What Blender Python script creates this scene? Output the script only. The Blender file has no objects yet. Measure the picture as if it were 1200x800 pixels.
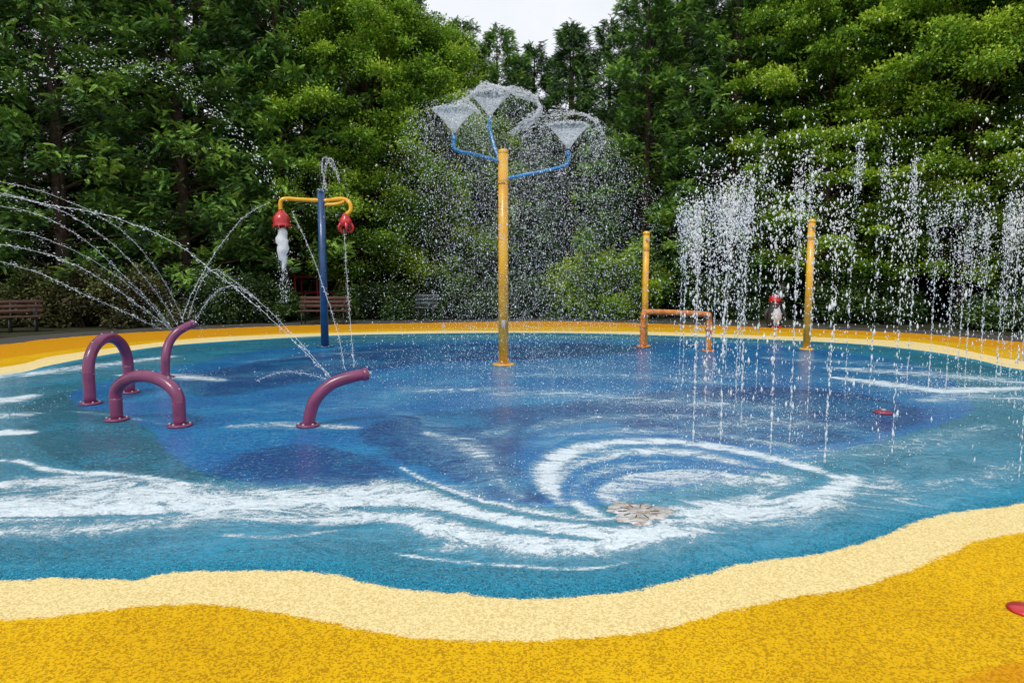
import bpy, math, numpy as np
from mathutils import Vector
R = np.random.RandomState(7)
scene = bpy.context.scene
# ------------------------------------------------------------------ camera
CAM_H = 1.65; PITCH = math.radians(5.71); FOC = 800.0
cd = bpy.data.cameras.new("camera"); cam = bpy.data.objects.new("camera", cd)
scene.collection.objects.link(cam); scene.camera = cam
cd.sensor_width = 36; cd.lens = 24; cd.clip_start = 0.05; cd.clip_end = 2000
cam.location = (0, 0, CAM_H); cam.rotation_euler = (math.pi/2 - PITCH, 0, 0)
cP, sP = math.cos(PITCH), math.sin(PITCH)
# image pixels cast through the estimated camera to ground or chosen depth -> world metres
def gnd(a, b):
    u = (a-600)/FOC; v = (400-b)/FOC
    t = -CAM_H/(-sP+v*cP)
    return (u*t, (cP+v*sP)*t)
def at(a, b, depth):
    u = (a-600)/FOC; v = (400-b)/FOC
    t = depth/(cP+v*sP)
    return np.array([u*t, depth, CAM_H+t*(-sP+v*cP)])
# ------------------------------------------------------------------ node helpers
def newmat(name):
    m = bpy.data.materials.new(name); m.use_nodes = True
    nt = m.node_tree; nt.nodes.clear()
    out = nt.nodes.new('ShaderNodeOutputMaterial')
    return m, nt, out
def N(nt, t, **kw):
    n = nt.nodes.new(t)
    for k, v in kw.items(): setattr(n, k, v)
    return n
def inp(nt, n, i, v):
    if isinstance(v, bpy.types.NodeSocket): nt.links.new(v, n.inputs[i])
    else: n.inputs[i].default_value = v
def M(nt, op, a, b=0.0, c=0.0, clamp=False):
    n = N(nt, 'ShaderNodeMath', operation=op); n.use_clamp = clamp
    inp(nt, n, 0, a); inp(nt, n, 1, b)
    if op in ('MULTIPLY_ADD',): inp(nt, n, 2, c)
    return n.outputs[0]
def MIX(nt, f, a, b, bt='MIX'):
    n = N(nt, 'ShaderNodeMix', data_type='RGBA', blend_type=bt)
    inp(nt, n, 0, f)
    for i, v in ((6, a), (7, b)):
        if isinstance(v, tuple) and len(v) == 3: v = (*v, 1)
        inp(nt, n, i, v)
    return n.outputs[2]
def NOISE(nt, vec, scale, detail=3, rough=.55, dist=0):
    n = N(nt, 'ShaderNodeTexNoise'); nt.links.new(vec, n.inputs['Vector'])
    n.inputs['Scale'].default_value = scale; n.inputs['Detail'].default_value = detail
    n.inputs['Roughness'].default_value = rough; n.inputs['Distortion'].default_value = dist
    return n.outputs['Fac']
def SMOOTH(nt, x, lo, hi, a=0.0, b=1.0):
    n = N(nt, 'ShaderNodeMapRange', interpolation_type='SMOOTHSTEP')
    inp(nt, n, 0, x); inp(nt, n, 1, lo); inp(nt, n, 2, hi); inp(nt, n, 3, a); inp(nt, n, 4, b)
    return n.outputs[0]
def ATTR(nt, name):
    return N(nt, 'ShaderNodeAttribute', attribute_name=name).outputs['Fac']
def BSDF(nt, out, col, rough, spec=.5, bump=None, bs=.3, bd=.01, coat=0):
    b = N(nt, 'ShaderNodeBsdfPrincipled')
    if isinstance(col, tuple) and len(col) == 3: col = (*col, 1)
    inp(nt, b, 'Base Color', col); inp(nt, b, 'Roughness', rough)
    inp(nt, b, 'Specular IOR Level', spec); inp(nt, b, 'Coat Weight', coat)
    if bump is not None:
        bp = N(nt, 'ShaderNodeBump'); bp.inputs['Strength'].default_value = bs; bp.inputs['Distance'].default_value = bd
        nt.links.new(bump, bp.inputs['Height']); nt.links.new(bp.outputs[0], b.inputs['Normal'])
    if out: nt.links.new(b.outputs[0], out.inputs[0])
    return b.outputs[0]
def simple(name, c, c2=None, rough=.4, scale=6, spec=.5, coat=0, bs=.15, bscale=40):
    m, nt, out = newmat(name)
    p = N(nt, 'ShaderNodeTexCoord').outputs['Object']
    c2 = c2 or tuple(x*.7 for x in c)
    f = SMOOTH(nt, NOISE(nt, p, scale, 5, .65), .4, .68)
    col = MIX(nt, f, c, c2)
    r = M(nt, 'MULTIPLY_ADD', NOISE(nt, p, scale*3, 3), .25, rough-.1)
    BSDF(nt, out, col, r, spec, NOISE(nt, p, bscale, 3), bs, .004, coat)
    return m
# ------------------------------------------------------------------ mesh helpers
def fastmesh(name, V, F, mats, attr=None, smooth=False, midx=None):
    V = np.asarray(V, dtype=np.float32); F = np.asarray(F, dtype=np.int32)
    me = bpy.data.meshes.new(name); k = F.shape[1]
    me.vertices.add(len(V)); me.vertices.foreach_set('co', V.ravel())
    me.loops.add(F.size); me.loops.foreach_set('vertex_index', F.ravel())
    me.polygons.add(len(F)); me.polygons.foreach_set('loop_start', np.arange(0, F.size, k, dtype=np.int32))
    if midx is not None: me.polygons.foreach_set('material_index', np.asarray(midx, dtype=np.int32))
    me.update(calc_edges=True)
    me.polygons.foreach_set('use_smooth', np.full(len(F), smooth))
    for m in mats: me.materials.append(m)
    for an, av in (attr or {}).items():
        a = me.attributes.new(an, 'FLOAT', 'POINT'); a.data.foreach_set('value', np.asarray(av, dtype=np.float32))
    return me
def link(name, me, parent=None, loc=(0, 0, 0), rot=0, sc=1):
    o = bpy.data.objects.new(name, me); scene.collection.objects.link(o)
    o.location = loc; o.rotation_euler = (0, 0, rot); o.scale = (sc, sc, sc) if not isinstance(sc, tuple) else sc
    if parent: o.parent = parent
    return o
def empty(name, loc=(0, 0, 0)):
    e = bpy.data.objects.new(name, None); scene.collection.objects.link(e); e.location = loc; e.empty_display_size = .2
    return e
def catmull(P, n=8, closed=False):
    P = np.asarray(P, float); m = len(P); out = []
    rng = range(m) if closed else range(m-1)
    for i in rng:
        if closed: a, b, c, d = P[(i-1) % m], P[i], P[(i+1) % m], P[(i+2) % m]
        else: a, b, c, d = P[max(i-1, 0)], P[i], P[i+1], P[min(i+2, m-1)]
        for k in range(n):
            t = k/n
            out.append(.5*((2*b)+(-a+c)*t+(2*a-5*b+4*c-d)*t*t+(-a+3*b-3*c+d)*t**3))
    if not closed: out.append(P[-1])
    return np.array(out)
class MB:
    def __init__(s): s.v = []; s.f = []; s.m = []
    def add(s, V, F, m=0):
        o = len(s.v); s.v += [tuple(x) for x in V]; s.f += [tuple(i+o for i in f) for f in F]; s.m += [m]*len(F)
    def tube(s, P, r, seg=14, m=0, caps=True):
        P = np.asarray(P, float); n = len(P)
        r = np.full(n, r) if np.isscalar(r) else np.interp(np.linspace(0, 1, n), np.linspace(0, 1, len(r)), r)
        T = np.gradient(P, axis=0); T /= np.linalg.norm(T, axis=1)[:, None]+1e-9
        up = np.array([0, 0, 1.]) if abs(T[0][2]) < .9 else np.array([1., 0, 0])
        u = np.cross(T[0], up); u /= np.linalg.norm(u); V = []
        for i in range(n):
            u = u-T[i]*np.dot(u, T[i]); u /= np.linalg.norm(u); w = np.cross(T[i], u)
            for k in range(seg):
                a = 2*math.pi*k/seg; V.append(P[i]+r[i]*(math.cos(a)*u+math.sin(a)*w))
        F = [(i*seg+k, i*seg+(k+1) % seg, (i+1)*seg+(k+1) % seg, (i+1)*seg+k) for i in range(n-1) for k in range(seg)]
        if caps: F += [tuple(range(seg))[::-1], tuple((n-1)*seg+k for k in range(seg))]
        s.add(V, F, m)
    def lathe(s, prof, c, seg=20, m=0):
        V = [(c[0]+r*math.cos(2*math.pi*k/seg), c[1]+r*math.sin(2*math.pi*k/seg), c[2]+z) for r, z in prof for k in range(seg)]
        n = len(prof)
        F = [(i*seg+k, i*seg+(k+1) % seg, (i+1)*seg+(k+1) % seg, (i+1)*seg+k) for i in range(n-1) for k in range(seg)]
        F += [tuple(range(seg))[::-1], tuple((n-1)*seg+k for k in range(seg))]
        s.add(V, F, m)
    def box(s, c, d, rz=0, m=0):
        x, y, z = [q/2 for q in d]; ca, sa = math.cos(rz), math.sin(rz); b = min(x, y, z)*.2; V = []
        ring = [(x-b, y), (x, y-b), (x, -y+b), (x-b, -y), (-x+b, -y), (-x, -y+b), (-x, y-b), (-x+b, y)]
        for zz, sc in ((-z, .97), (-z+b, 1), (z-b, 1), (z, .97)):
            for px, py in ring:
                px *= sc; py *= sc; V.append((c[0]+px*ca-py*sa, c[1]+px*sa+py*ca, c[2]+zz))
        F = [(i*8+k, i*8+(k+1) % 8, (i+1)*8+(k+1) % 8, (i+1)*8+k) for i in range(3) for k in range(8)]
        F += [tuple(range(8)), tuple(range(24, 32))[::-1]]
        F = [f[::-1] for f in F]; s.add(V, F, m)
    def flange(s, c, r, m=0, bm=None):
        s.lathe([(r, 0), (r, .018), (r*.93, .024), (r*.5, .026)], c, 24, m)
        for k in range(6):
            a = k*math.pi/3+.3; q = (c[0]+r*.78*math.cos(a), c[1]+r*.78*math.sin(a), c[2]+.022)
            s.lathe([(.012, 0), (.012, .014), (.006, .019)], q, 6, m if bm is None else bm)
    def mesh(s, name, mats, smooth=True):
        me = bpy.data.meshes.new(name); me.from_pydata(s.v, [], s.f)
        for m in mats: me.materials.append(m)
        me.polygons.foreach_set('material_index', s.m)
        me.polygons.foreach_set('use_smooth', [smooth and len(f) <= 4 for f in s.f]); me.update()
        return me
# ------------------------------------------------------------------ world + sun
w = bpy.data.worlds.new("World"); scene.world = w; w.use_nodes = True
nt = w.node_tree; nt.nodes.clear()
wo = N(nt, 'ShaderNodeOutputWorld'); bg = N(nt, 'ShaderNodeBackground'); nt.links.new(bg.outputs[0], wo.inputs[0])
sky = N(nt, 'ShaderNodeTexSky', sky_type='NISHITA'); sky.sun_disc = False
SUN_EL, SUN_AZ = math.radians(52), math.radians(205)
sky.sun_elevation = SUN_EL; sky.sun_rotation = SUN_AZ
tc = N(nt, 'ShaderNodeTexCoord').outputs['Generated']
cl = NOISE(nt, tc, 2.2, 6, .6)
cloud = MIX(nt, SMOOTH(nt, cl, .3, .7), (8.2, 8.5, 9.0), (10.2, 10.3, 10.5))
col = MIX(nt, .87, sky.outputs[0], cloud)
nt.links.new(col, bg.inputs[0]); bg.inputs[1].default_value = .112
sl = bpy.data.lights.new("sun", 'SUN'); sl.energy = 1.9; sl.angle = math.radians(14); sl.color = (1, .97, .92)
so = bpy.data.objects.new("sun", sl); scene.collection.objects.link(so)
sd = Vector((math.sin(SUN_AZ)*math.cos(SUN_EL), math.cos(SUN_AZ)*math.cos(SUN_EL), math.sin(SUN_EL)))
so.rotation_euler = sd.to_track_quat('Z', 'Y').to_euler()
scene.view_settings.view_transform = 'Standard'; scene.view_settings.look = 'None'; scene.view_settings.exposure = 0
# ------------------------------------------------------------------ outlines
def outline(near, left, far, right):
    pts = [gnd(*p) for p in near]+right+[gnd(*p) for p in far]+left
    return catmull(pts, 6, True)
yellow_out = catmull([(-6, -1.5), (0, -1.8), (6, -1.2), (11, 2), (14, 7), (14.6, 12)]+[gnd(*p) for p in
    [(1200, 402), (1080, 392), (950, 386), (800, 381), (650, 377), (500, 379), (350, 382), (250, 386), (150, 391), (60, 398), (0, 405)]]
    + [(-14, 12), (-14, 7), (-11, 2)], 6, True)
cream = outline([(0, 728), (80, 722), (160, 712), (250, 710), (340, 722), (420, 738), (500, 750), (600, 753), (700, 748), (770, 740), (850, 718), (920, 703), (1000, 690), (1060, 672), (1120, 648), (1200, 625)],
    [(-10.4, 9.5), (-9.4, 6), (-6, 3.6), (-4.2, 3.0)],
    [(1200, 424), (1090, 403), (1000, 397), (880, 393), (760, 389), (600, 388), (500, 388), (400, 390), (330, 392), (230, 397), (140, 407), (60, 418), (0, 431)],
    [(6.5, 5.1), (9.4, 7.4), (10.6, 10)])
teal = outline([(0, 682), (60, 678), (150, 681), (210, 672), (300, 670), (380, 673), (460, 690), (540, 697), (600, 703), (680, 700), (760, 690), (820, 675), (880, 660), (950, 652), (1020, 635), (1080, 610), (1140, 598), (1200, 590)],
    [(-9.5, 9), (-8.6, 6.2), (-5.6, 4.3), (-4.0, 3.65)],
    [(1200, 434), (1140, 421), (1080, 411), (1000, 403), (880, 397), (800, 394), (700, 391), (600, 390), (500, 391), (400, 393), (300, 398), (200, 405), (130, 415), (60, 428), (0, 441)],
    [(6.2, 5.9), (8.6, 8), (9.6, 10)])
g = lambda L: catmull([gnd(*p) for p in L], 6, True)
dteal = g([(15, 495), (30, 475), (80, 460), (160, 452), (300, 470), (360, 520), (330, 556), (250, 566), (200, 560), (150, 560), (90, 548), (45, 525)])
blue = g([(90, 458), (150, 440), (230, 425), (330, 408), (500, 400), (700, 398), (880, 403), (1000, 414), (1080, 430), (1120, 450), (1140, 478), (1100, 500), (1020, 520), (930, 545), (850, 560), (760, 580), (680, 596), (600, 592), (540, 580), (480, 566), (400, 570), (300, 566), (250, 555), (205, 540), (190, 520), (150, 490), (90, 475)])
navy1 = g([(430, 505), (470, 488), (560, 480), (620, 474), (700, 470), (800, 456), (900, 455), (1000, 462), (1085, 485), (1050, 505), (960, 520), (850, 518), (760, 503), (680, 497), (620, 512), (602, 540), (640, 590), (560, 578), (500, 552), (440, 528)])
navy2 = g([(255, 556), (300, 530), (360, 522), (430, 535), (480, 560), (440, 569), (350, 566)])
navy3 = g([(200, 452), (300, 425), (430, 406), (600, 403), (760, 405), (700, 418), (520, 424), (400, 440), (320, 455), (240, 466)])
orange_far = g([(-150, 440), (0, 421), (80, 410), (160, 401), (260, 394), (400, 387), (560, 384), (700, 383), (900, 388), (1060, 396), (1200, 412), (1400, 440), (1400, 400), (1060, 370), (560, 360), (100, 370), (-200, 390)])
orange_near = g([(1110, 812), (1150, 790), (1200, 775), (1300, 765), (1300, 900), (1110, 900)])
def sdf(poly, X, Y):
    A = poly; B = np.roll(poly, -1, 0); best = np.full(X.shape, 1e9); inside = np.zeros(X.shape, bool)
    for (ax, ay), (bx, by) in zip(A, B):
        dx, dy = bx-ax, by-ay; L = dx*dx+dy*dy+1e-12
        t = np.clip(((X-ax)*dx+(Y-ay)*dy)/L, 0, 1)
        best = np.minimum(best, (X-ax-t*dx)**2+(Y-ay-t*dy)**2)
        if ay != by:
            c = ((ay > Y) != (by > Y)) & (X < (bx-ax)*(Y-ay)/(by-ay)+ax); inside ^= c
    d = np.sqrt(best); return np.where(inside, -d, d)
ys = np.concatenate([np.linspace(-2.4, 1.15, 14), 1.2*np.exp(np.linspace(0, math.log(27/1.2), 420))])
tt = np.linspace(-1, 1, 500); xs = 16*np.sinh(2*tt)/math.sinh(2)
GX, GY = np.meshgrid(xs, ys); ny, nx = GX.shape
X = GX.ravel(); Y = GY.ravel()
S = {'s_out': sdf(yellow_out, X, Y), 's_cream': sdf(cream, X, Y), 's_teal': sdf(teal, X, Y), 's_dteal': sdf(dteal, X, Y),
     's_blue': sdf(blue, X, Y), 's_orange': np.minimum(sdf(orange_far, X, Y), sdf(orange_near, X, Y)),
     's_navy': np.minimum(np.minimum(sdf(navy1, X, Y), sdf(navy2, X, Y)), sdf(navy3, X, Y))}
# foam carried by the water film: strokes (image pixel points, half width m, density)
acc = {'foam': np.zeros(X.shape), 'veil': np.zeros(X.shape), 'cut': np.zeros(X.shape)}
def stroke(L, hw, dens, soft=1.6, ch='foam'):
    P = catmull([gnd(*p) for p in L], 5); best = np.full(X.shape, 1e9); k = len(P)-1; bt = np.zeros(X.shape)
    for i in range(k):
        ax, ay = P[i]; dx, dy = P[i+1]-P[i]; LL = dx*dx+dy*dy+1e-9
        t = np.clip(((X-ax)*dx+(Y-ay)*dy)/LL, 0, 1); d = (X-ax-t*dx)**2+(Y-ay-t*dy)**2
        bt = np.where(d < best, (i+t)/k, bt); best = np.minimum(best, d)
    wv = hw*(.35+.65*np.sin(np.pi*np.clip(bt*.9+.05, 0, 1)))
    acc[ch] = np.maximum(acc[ch], dens*np.clip(1-(np.sqrt(best)/wv)**soft*.6, 0, 1))
stroke([(-60, 600), (0, 592), (70, 590), (150, 582), (230, 588), (310, 592), (390, 586), (450, 582), (520, 592), (580, 606), (650, 618), (720, 630), (790, 622)], .52, .97)
stroke([(-60, 578), (0, 570), (80, 566), (160, 572), (230, 584), (330, 580), (420, 576)], .36, .90)
stroke([(-80, 605), (0, 598), (100, 596), (220, 596), (330, 590)], .42, .98)
stroke([(30, 543), (60, 552), (120, 556), (170, 560), (240, 570)], .09, 1.0)
stroke([(-40, 625), (40, 622), (120, 620), (200, 610), (300, 606), (400, 610)], .24, .84)
stroke([(380, 612), (460, 606), (520, 622), (600, 636), (680, 640), (760, 630), (820, 622)], .28, .96)
stroke([(450, 648), (520, 658), (600, 664), (680, 668), (740, 660)], .035, .95)
stroke([(260, 628), (330, 630), (400, 622)], .06, .8)
stroke([(470, 548), (500, 565), (550, 583), (610, 598), (680, 610), (740, 606)], .07, 1.0)
stroke([(700, 604), (660, 585), (642, 562), (655, 538), (700, 522), (780, 518), (860, 528), (930, 544), (1000, 566)], .22, 1.0)
stroke([(660, 586), (668, 556), (720, 532), (800, 530), (880, 548)], .3, .84)
stroke([(1000, 562), (950, 582), (890, 596), (820, 604), (770, 606)], .46, .96)
stroke([(700, 585), (740, 560), (800, 555), (870, 560), (940, 566)], .6, .84)
stroke([(860, 600), (930, 585), (1010, 575), (1040, 560)], .34, .76)
stroke([(500, 508), (540, 520), (580, 545), (610, 582)], .26, .74)
stroke([(520, 520), (600, 505), (700, 490), (820, 488)], .34, .64)
stroke([(640, 510), (720, 506), (820, 508), (930, 524)], .3, .7)
stroke([(580, 462), (660, 462), (760, 470), (900, 478)], .6, .68)
stroke([(470, 455), (520, 458), (600, 455)], .4, .68)
stroke([(600, 440), (720, 440), (850, 450)], .6, .62)
stroke([(820, 500), (900, 495), (980, 500)], .5, .66)
stroke([(140, 440), (200, 441), (260, 446)], .35, .9)
stroke([(-60, 470), (0, 470), (35, 464)], .38, .98)
stroke([(-40, 520), (0, 508), (35, 508)], .22, 1.0)
stroke([(-30, 545), (10, 540), (40, 545)], .09, .9)
stroke([(-60, 446), (40, 438), (120, 428), (200, 418)], .6, .82)
stroke([(-60, 490), (0, 488), (40, 486)], .3, .8)
stroke([(280, 425), (380, 416), (470, 410)], .4, .55)
stroke([(350, 396), (500, 394), (700, 395), (900, 402)], .5, .58)
stroke([(980, 443), (1030, 449), (1100, 458), (1200, 455)], .4, .98)
stroke([(980, 432), (1100, 440), (1220, 450)], .7, .80)
stroke([(1080, 470), (1150, 465), (1240, 470)], .5, .74)
stroke([(900, 420), (1000, 425), (1100, 432)], .6, .64)
stroke([(900, 540), (1000, 530), (1080, 520), (1160, 500)], .45, .64)
stroke([(990, 600), (1080, 580), (1190, 545)], .4, .62)
stroke([(270, 500), (330, 498), (420, 502)], .22, .82)
stroke([(80, 482), (130, 487), (200, 498)], .1, .62)
stroke([(850, 620), (760, 640), (650, 650), (500, 640)], .25, .64)
for L, hw, d in [([(560, 470), (640, 462), (760, 468), (900, 482), (1020, 505)], .7, .9), ([(440, 475), (500, 500), (545, 530), (575, 560), (610, 590)], .28, 1), ([(470, 505), (520, 540), (570, 575)], .12, .9),
                 ([(600, 500), (580, 530), (592, 565), (630, 592)], .1, .8), ([(640, 520), (700, 500), (800, 496), (900, 510), (1000, 540), (1030, 560)], .5, 1), ([(-40, 600), (200, 600), (450, 600), (700, 640)], .6, 1),
                 ([(980, 445), (1100, 455), (1250, 460)], 1.2, 1), ([(-50, 450), (60, 440), (200, 420)], .8, 1), ([(750, 580), (850, 570), (1000, 560), (1150, 520)], .5, 1), ([(200, 445), (300, 440), (420, 420)], .4, .6),
                 ([(300, 480), (420, 470), (560, 440)], .6, .8), ([(620, 640), (800, 640), (950, 610), (1150, 560)], .3, .7), ([(400, 400), (600, 396), (800, 398), (1000, 408)], .9, .9), ([(550, 430), (700, 432), (900, 440)], .9, .9)]:
    stroke(L, hw, d, 1.3, 'veil')
for L, hw in [([(672, 602), (664, 575), (690, 548), (770, 538), (870, 550)], .06), ([(800, 608), (715, 598), (690, 575), (725, 556), (810, 548), (900, 560)], .07), ([(880, 575), (820, 582), (780, 578), (760, 590)], .09),
              ([(640, 488), (606, 505), (594, 535), (604, 565), (640, 590)], .09), ([(400, 596), (500, 600), (600, 622), (700, 634)], .05), ([(920, 552), (960, 562), (900, 585)], .08),
              ([(0, 608), (120, 607), (220, 603)], .03), ([(480, 560), (560, 592), (640, 608), (720, 616)], .05), ([(740, 545), (830, 545), (930, 556)], .04)]:
    stroke(L, hw, 1, 2, 'cut')
S.update(acc)
keep = S['s_out'].reshape(ny, nx) < .1
idx = np.arange(ny*nx).reshape(ny, nx)
fm = keep[:-1, :-1] | keep[1:, 1:] | keep[:-1, 1:] | keep[1:, :-1]
Fq = np.stack([idx[:-1, :-1], idx[:-1, 1:], idx[1:, 1:], idx[1:, :-1]], -1)[fm]
def asphalt_nodes(nt, p):
    a = NOISE(nt, p, 90, 4, .7); b = NOISE(nt, p, 1.2, 4)
    c = MIX(nt, SMOOTH(nt, a, .35, .7), (.045, .044, .046), (.12, .115, .11))
    return MIX(nt, SMOOTH(nt, b, .45, .7), c, (.06, .05, .035))
m_pad, nt, out = newmat("rubber_surfacing")
p = N(nt, 'ShaderNodeNewGeometry').outputs['Position']
gr = NOISE(nt, p, 75, 3, .8); gr2 = NOISE(nt, p, 170, 2, .8); mott = NOISE(nt, p, 22, 4, .75)
edge = M(nt, 'MULTIPLY_ADD', gr, .12, -.06)
edge = M(nt, 'ADD', edge, M(nt, 'MULTIPLY_ADD', NOISE(nt, p, 9, 4), .08, -.04))
wob = M(nt, 'MULTIPLY_ADD', NOISE(nt, p, 1.8, 3, .6, .6), .5, -.25)
vor = N(nt, 'ShaderNodeTexVoronoi'); nt.links.new(p, vor.inputs['Vector']); vor.inputs['Scale'].default_value = 110
spk = N(nt, 'ShaderNodeSeparateColor'); nt.links.new(vor.outputs['Color'], spk.inputs[0]); spk = spk.outputs[0]
def zone(base, col, sd, k=1.0, kw=0, soft=.006):
    e = M(nt, 'MULTIPLY_ADD', edge, k, ATTR(nt, sd))
    if kw: e = M(nt, 'MULTIPLY_ADD', wob, kw, e)
    return MIX(nt, SMOOTH(nt, e, -soft, soft, 1, 0), base, col)
def grain(c1, c2, c3=None):
    c = MIX(nt, SMOOTH(nt, spk, .45, .75), c1, c2)
    return MIX(nt, SMOOTH(nt, gr2, .58, .68), c, c3) if c3 else c
big = NOISE(nt, p, .9, 4, .6)
c = asphalt_nodes(nt, p)
yel = MIX(nt, SMOOTH(nt, big, .35, .7), grain((.72, .42, .003), (.44, .23, .002), (.84, .58, .03)), grain((.64, .36, .003), (.38, .19, .002), (.74, .48, .015)))
c = zone(c, yel, 's_out', .4)
c = zone(c, grain((.62, .29, .004), (.46, .19, .003)), 's_orange')
c = zone(c, grain((.80, .65, .31), (.62, .46, .18), (.85, .74, .47)), 's_cream')
c = zone(c, grain((.012, .20, .31), (.003, .09, .165), (.20, .56, .66)), 's_teal')
c = zone(c, grain((.007, .14, .22), (.002, .07, .125), (.07, .33, .43)), 's_dteal', 1.0, .3)
c = zone(c, grain((.003, .16, .45), (.001, .085, .30), (.05, .36, .68)), 's_blue', 1.6, .5, .03)
c = zone(c, grain((.001, .07, .27), (.001, .035, .155), (.02, .19, .47)), 's_navy', 2.5, .9, .09)
c = MIX(nt, M(nt, 'MULTIPLY', SMOOTH(nt, M(nt, 'ADD', M(nt, 'MULTIPLY', mott, .5), M(nt, 'MULTIPLY', big, .5)), .48, .60), SMOOTH(nt, ATTR(nt, 's_teal'), -.3, 0, .42, 0)), c, (.02, .38, .62))
fd = ATTR(nt, 'foam'); vd = ATTR(nt, 'veil'); cut = ATTR(nt, 'cut')
warp = N(nt, 'ShaderNodeTexNoise'); nt.links.new(p, warp.inputs['Vector']); warp.inputs['Scale'].default_value = .8; warp.inputs['Detail'].default_value = 2
wv_ = N(nt, 'ShaderNodeVectorMath', operation='MULTIPLY_ADD'); nt.links.new(warp.outputs['Color'], wv_.inputs[0]); wv_.inputs[1].default_value = (.9, .9, 0); nt.links.new(p, wv_.inputs[2])
mp = N(nt, 'ShaderNodeMapping'); nt.links.new(wv_.outputs[0], mp.inputs[0]); mp.inputs['Scale'].default_value = (.5, 1, 1)
nf = NOISE(nt, mp.outputs[0], 7, 9, .78, 1.0); nf2 = NOISE(nt, p, 60, 5, .85)
nn = M(nt, 'ADD', M(nt, 'MULTIPLY', nf, .6), M(nt, 'MULTIPLY', nf2, .4))
fd = M(nt, 'SUBTRACT', fd, M(nt, 'MULTIPLY', cut, .36))
th = M(nt, 'MULTIPLY_ADD', fd, -.33, .728)
df = M(nt, 'SUBTRACT', nn, th); ok = SMOOTH(nt, fd, .02, .2)
fo = M(nt, 'MULTIPLY', SMOOTH(nt, df, -.015, .07), ok)
haze = M(nt, 'MULTIPLY', SMOOTH(nt, df, -.13, .06), ok)
wet = SMOOTH(nt, ATTR(nt, 's_teal'), -.4, .0, 1, 0)
sp = M(nt, 'MULTIPLY', SMOOTH(nt, NOISE(nt, p, 32, 5, .85), .55, .66), SMOOTH(nt, NOISE(nt, p, 1.1, 4), .30, .60))
sp = M(nt, 'MULTIPLY', M(nt, 'MULTIPLY', sp, wet), .65)
st_ = SMOOTH(nt, NOISE(nt, mp.outputs[0], 4, 7, .75, 1.5), .40, .64)
veil = M(nt, 'MULTIPLY', M(nt, 'MULTIPLY', st_, vd), .8)
c = MIX(nt, M(nt, 'MULTIPLY', M(nt, 'MAXIMUM', haze, veil), .55), c, (.24, .54, .72))
c = MIX(nt, M(nt, 'MULTIPLY', M(nt, 'MULTIPLY', fo, SMOOTH(nt, nf2, .35, .6, .55, 1)), .94), c, (.82, .87, .90))
c = MIX(nt, sp, c, (.50, .74, .84))
fo = M(nt, 'MAXIMUM', fo, sp)
hgt = M(nt, 'ADD', M(nt, 'MULTIPLY', gr, .45), M(nt, 'MULTIPLY', fo, .7))
rip = NOISE(nt, mp.outputs[0], 16, 5, .65, .6)
hgt = M(nt, 'ADD', hgt, M(nt, 'MULTIPLY', M(nt, 'MULTIPLY', rip, wet), 3.4))
rough = SMOOTH(nt, M(nt, 'ADD', wet, M(nt, 'MULTIPLY', fo, -.6)), 0, 1, .9, .08)
BSDF(nt, out, c, rough, M(nt, 'MULTIPLY_ADD', wet, .45, .12), hgt, .65, .018)
V = np.stack([X, Y, np.full(X.shape, .008)], 1)
used = np.unique(Fq); rm = -np.ones(len(X), int); rm[used] = np.arange(len(used))
me = fastmesh("splash_pad", V[used], rm[Fq], [m_pad], {k: v[used] for k, v in S.items()}, True)
link("splash_pad", me)
m_path, nt, out = newmat("asphalt_path")
p = N(nt, 'ShaderNodeNewGeometry').outputs['Position']
BSDF(nt, out, asphalt_nodes(nt, p), .75, .3, NOISE(nt, p, 90, 3), .5, .01)
b = MB(); cen = np.array([0, 9.5]); nrm = (yellow_out-cen); nrm /= np.linalg.norm(nrm, axis=1)[:, None]
Pw = yellow_out+nrm*1.6; Pi = yellow_out-nrm*.6; n = len(Pw)
b.add([(*q, .004) for q in Pi]+[(*q, .004) for q in Pw], [(k, (k+1) % n, n+(k+1) % n, n+k) for k in range(n)])
link("path", b.mesh("path", [m_path], False))
m_gnd, nt, out = newmat("soil_ground")
p = N(nt, 'ShaderNodeNewGeometry').outputs['Position']
c = MIX(nt, SMOOTH(nt, NOISE(nt, p, 1.5, 6, .7), .4, .6), (.035, .028, .018), (.04, .055, .02))
c = MIX(nt, SMOOTH(nt, NOISE(nt, p, 14, 4, .7), .55, .7), c, (.10, .075, .045))
BSDF(nt, out, c, .9, .2, NOISE(nt, p, 20, 5), .8, .04)
b = MB(); b.add([(-600, -600, 0), (600, -600, 0), (600, 600, 0), (-600, 600, 0)], [(0, 1, 2, 3)])
link("ground", b.mesh("ground", [m_gnd], False))
# ------------------------------------------------------------------ foliage
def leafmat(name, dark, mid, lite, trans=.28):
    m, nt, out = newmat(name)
    t = ATTR(nt, 'tint_shade'); p = N(nt, 'ShaderNodeNewGeometry').outputs['Position']
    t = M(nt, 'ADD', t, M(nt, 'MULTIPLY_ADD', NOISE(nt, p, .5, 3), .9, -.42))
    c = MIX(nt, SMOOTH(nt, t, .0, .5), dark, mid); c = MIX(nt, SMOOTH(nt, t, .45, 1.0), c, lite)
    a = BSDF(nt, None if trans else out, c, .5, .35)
    if trans:
        tr = N(nt, 'ShaderNodeBsdfTranslucent'); nt.links.new(c, tr.inputs[0])
        mx = N(nt, 'ShaderNodeMixShader'); mx.inputs[0].default_value = trans
        nt.links.new(a, mx.inputs[1]); nt.links.new(tr.outputs[0], mx.inputs[2]); nt.links.new(mx.outputs[0], out.inputs[0])
    return m
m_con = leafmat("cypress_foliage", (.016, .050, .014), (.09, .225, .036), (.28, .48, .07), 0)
m_con2 = leafmat("spruce_foliage", (.010, .030, .012), (.050, .13, .030), (.15, .29, .05), 0)
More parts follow.
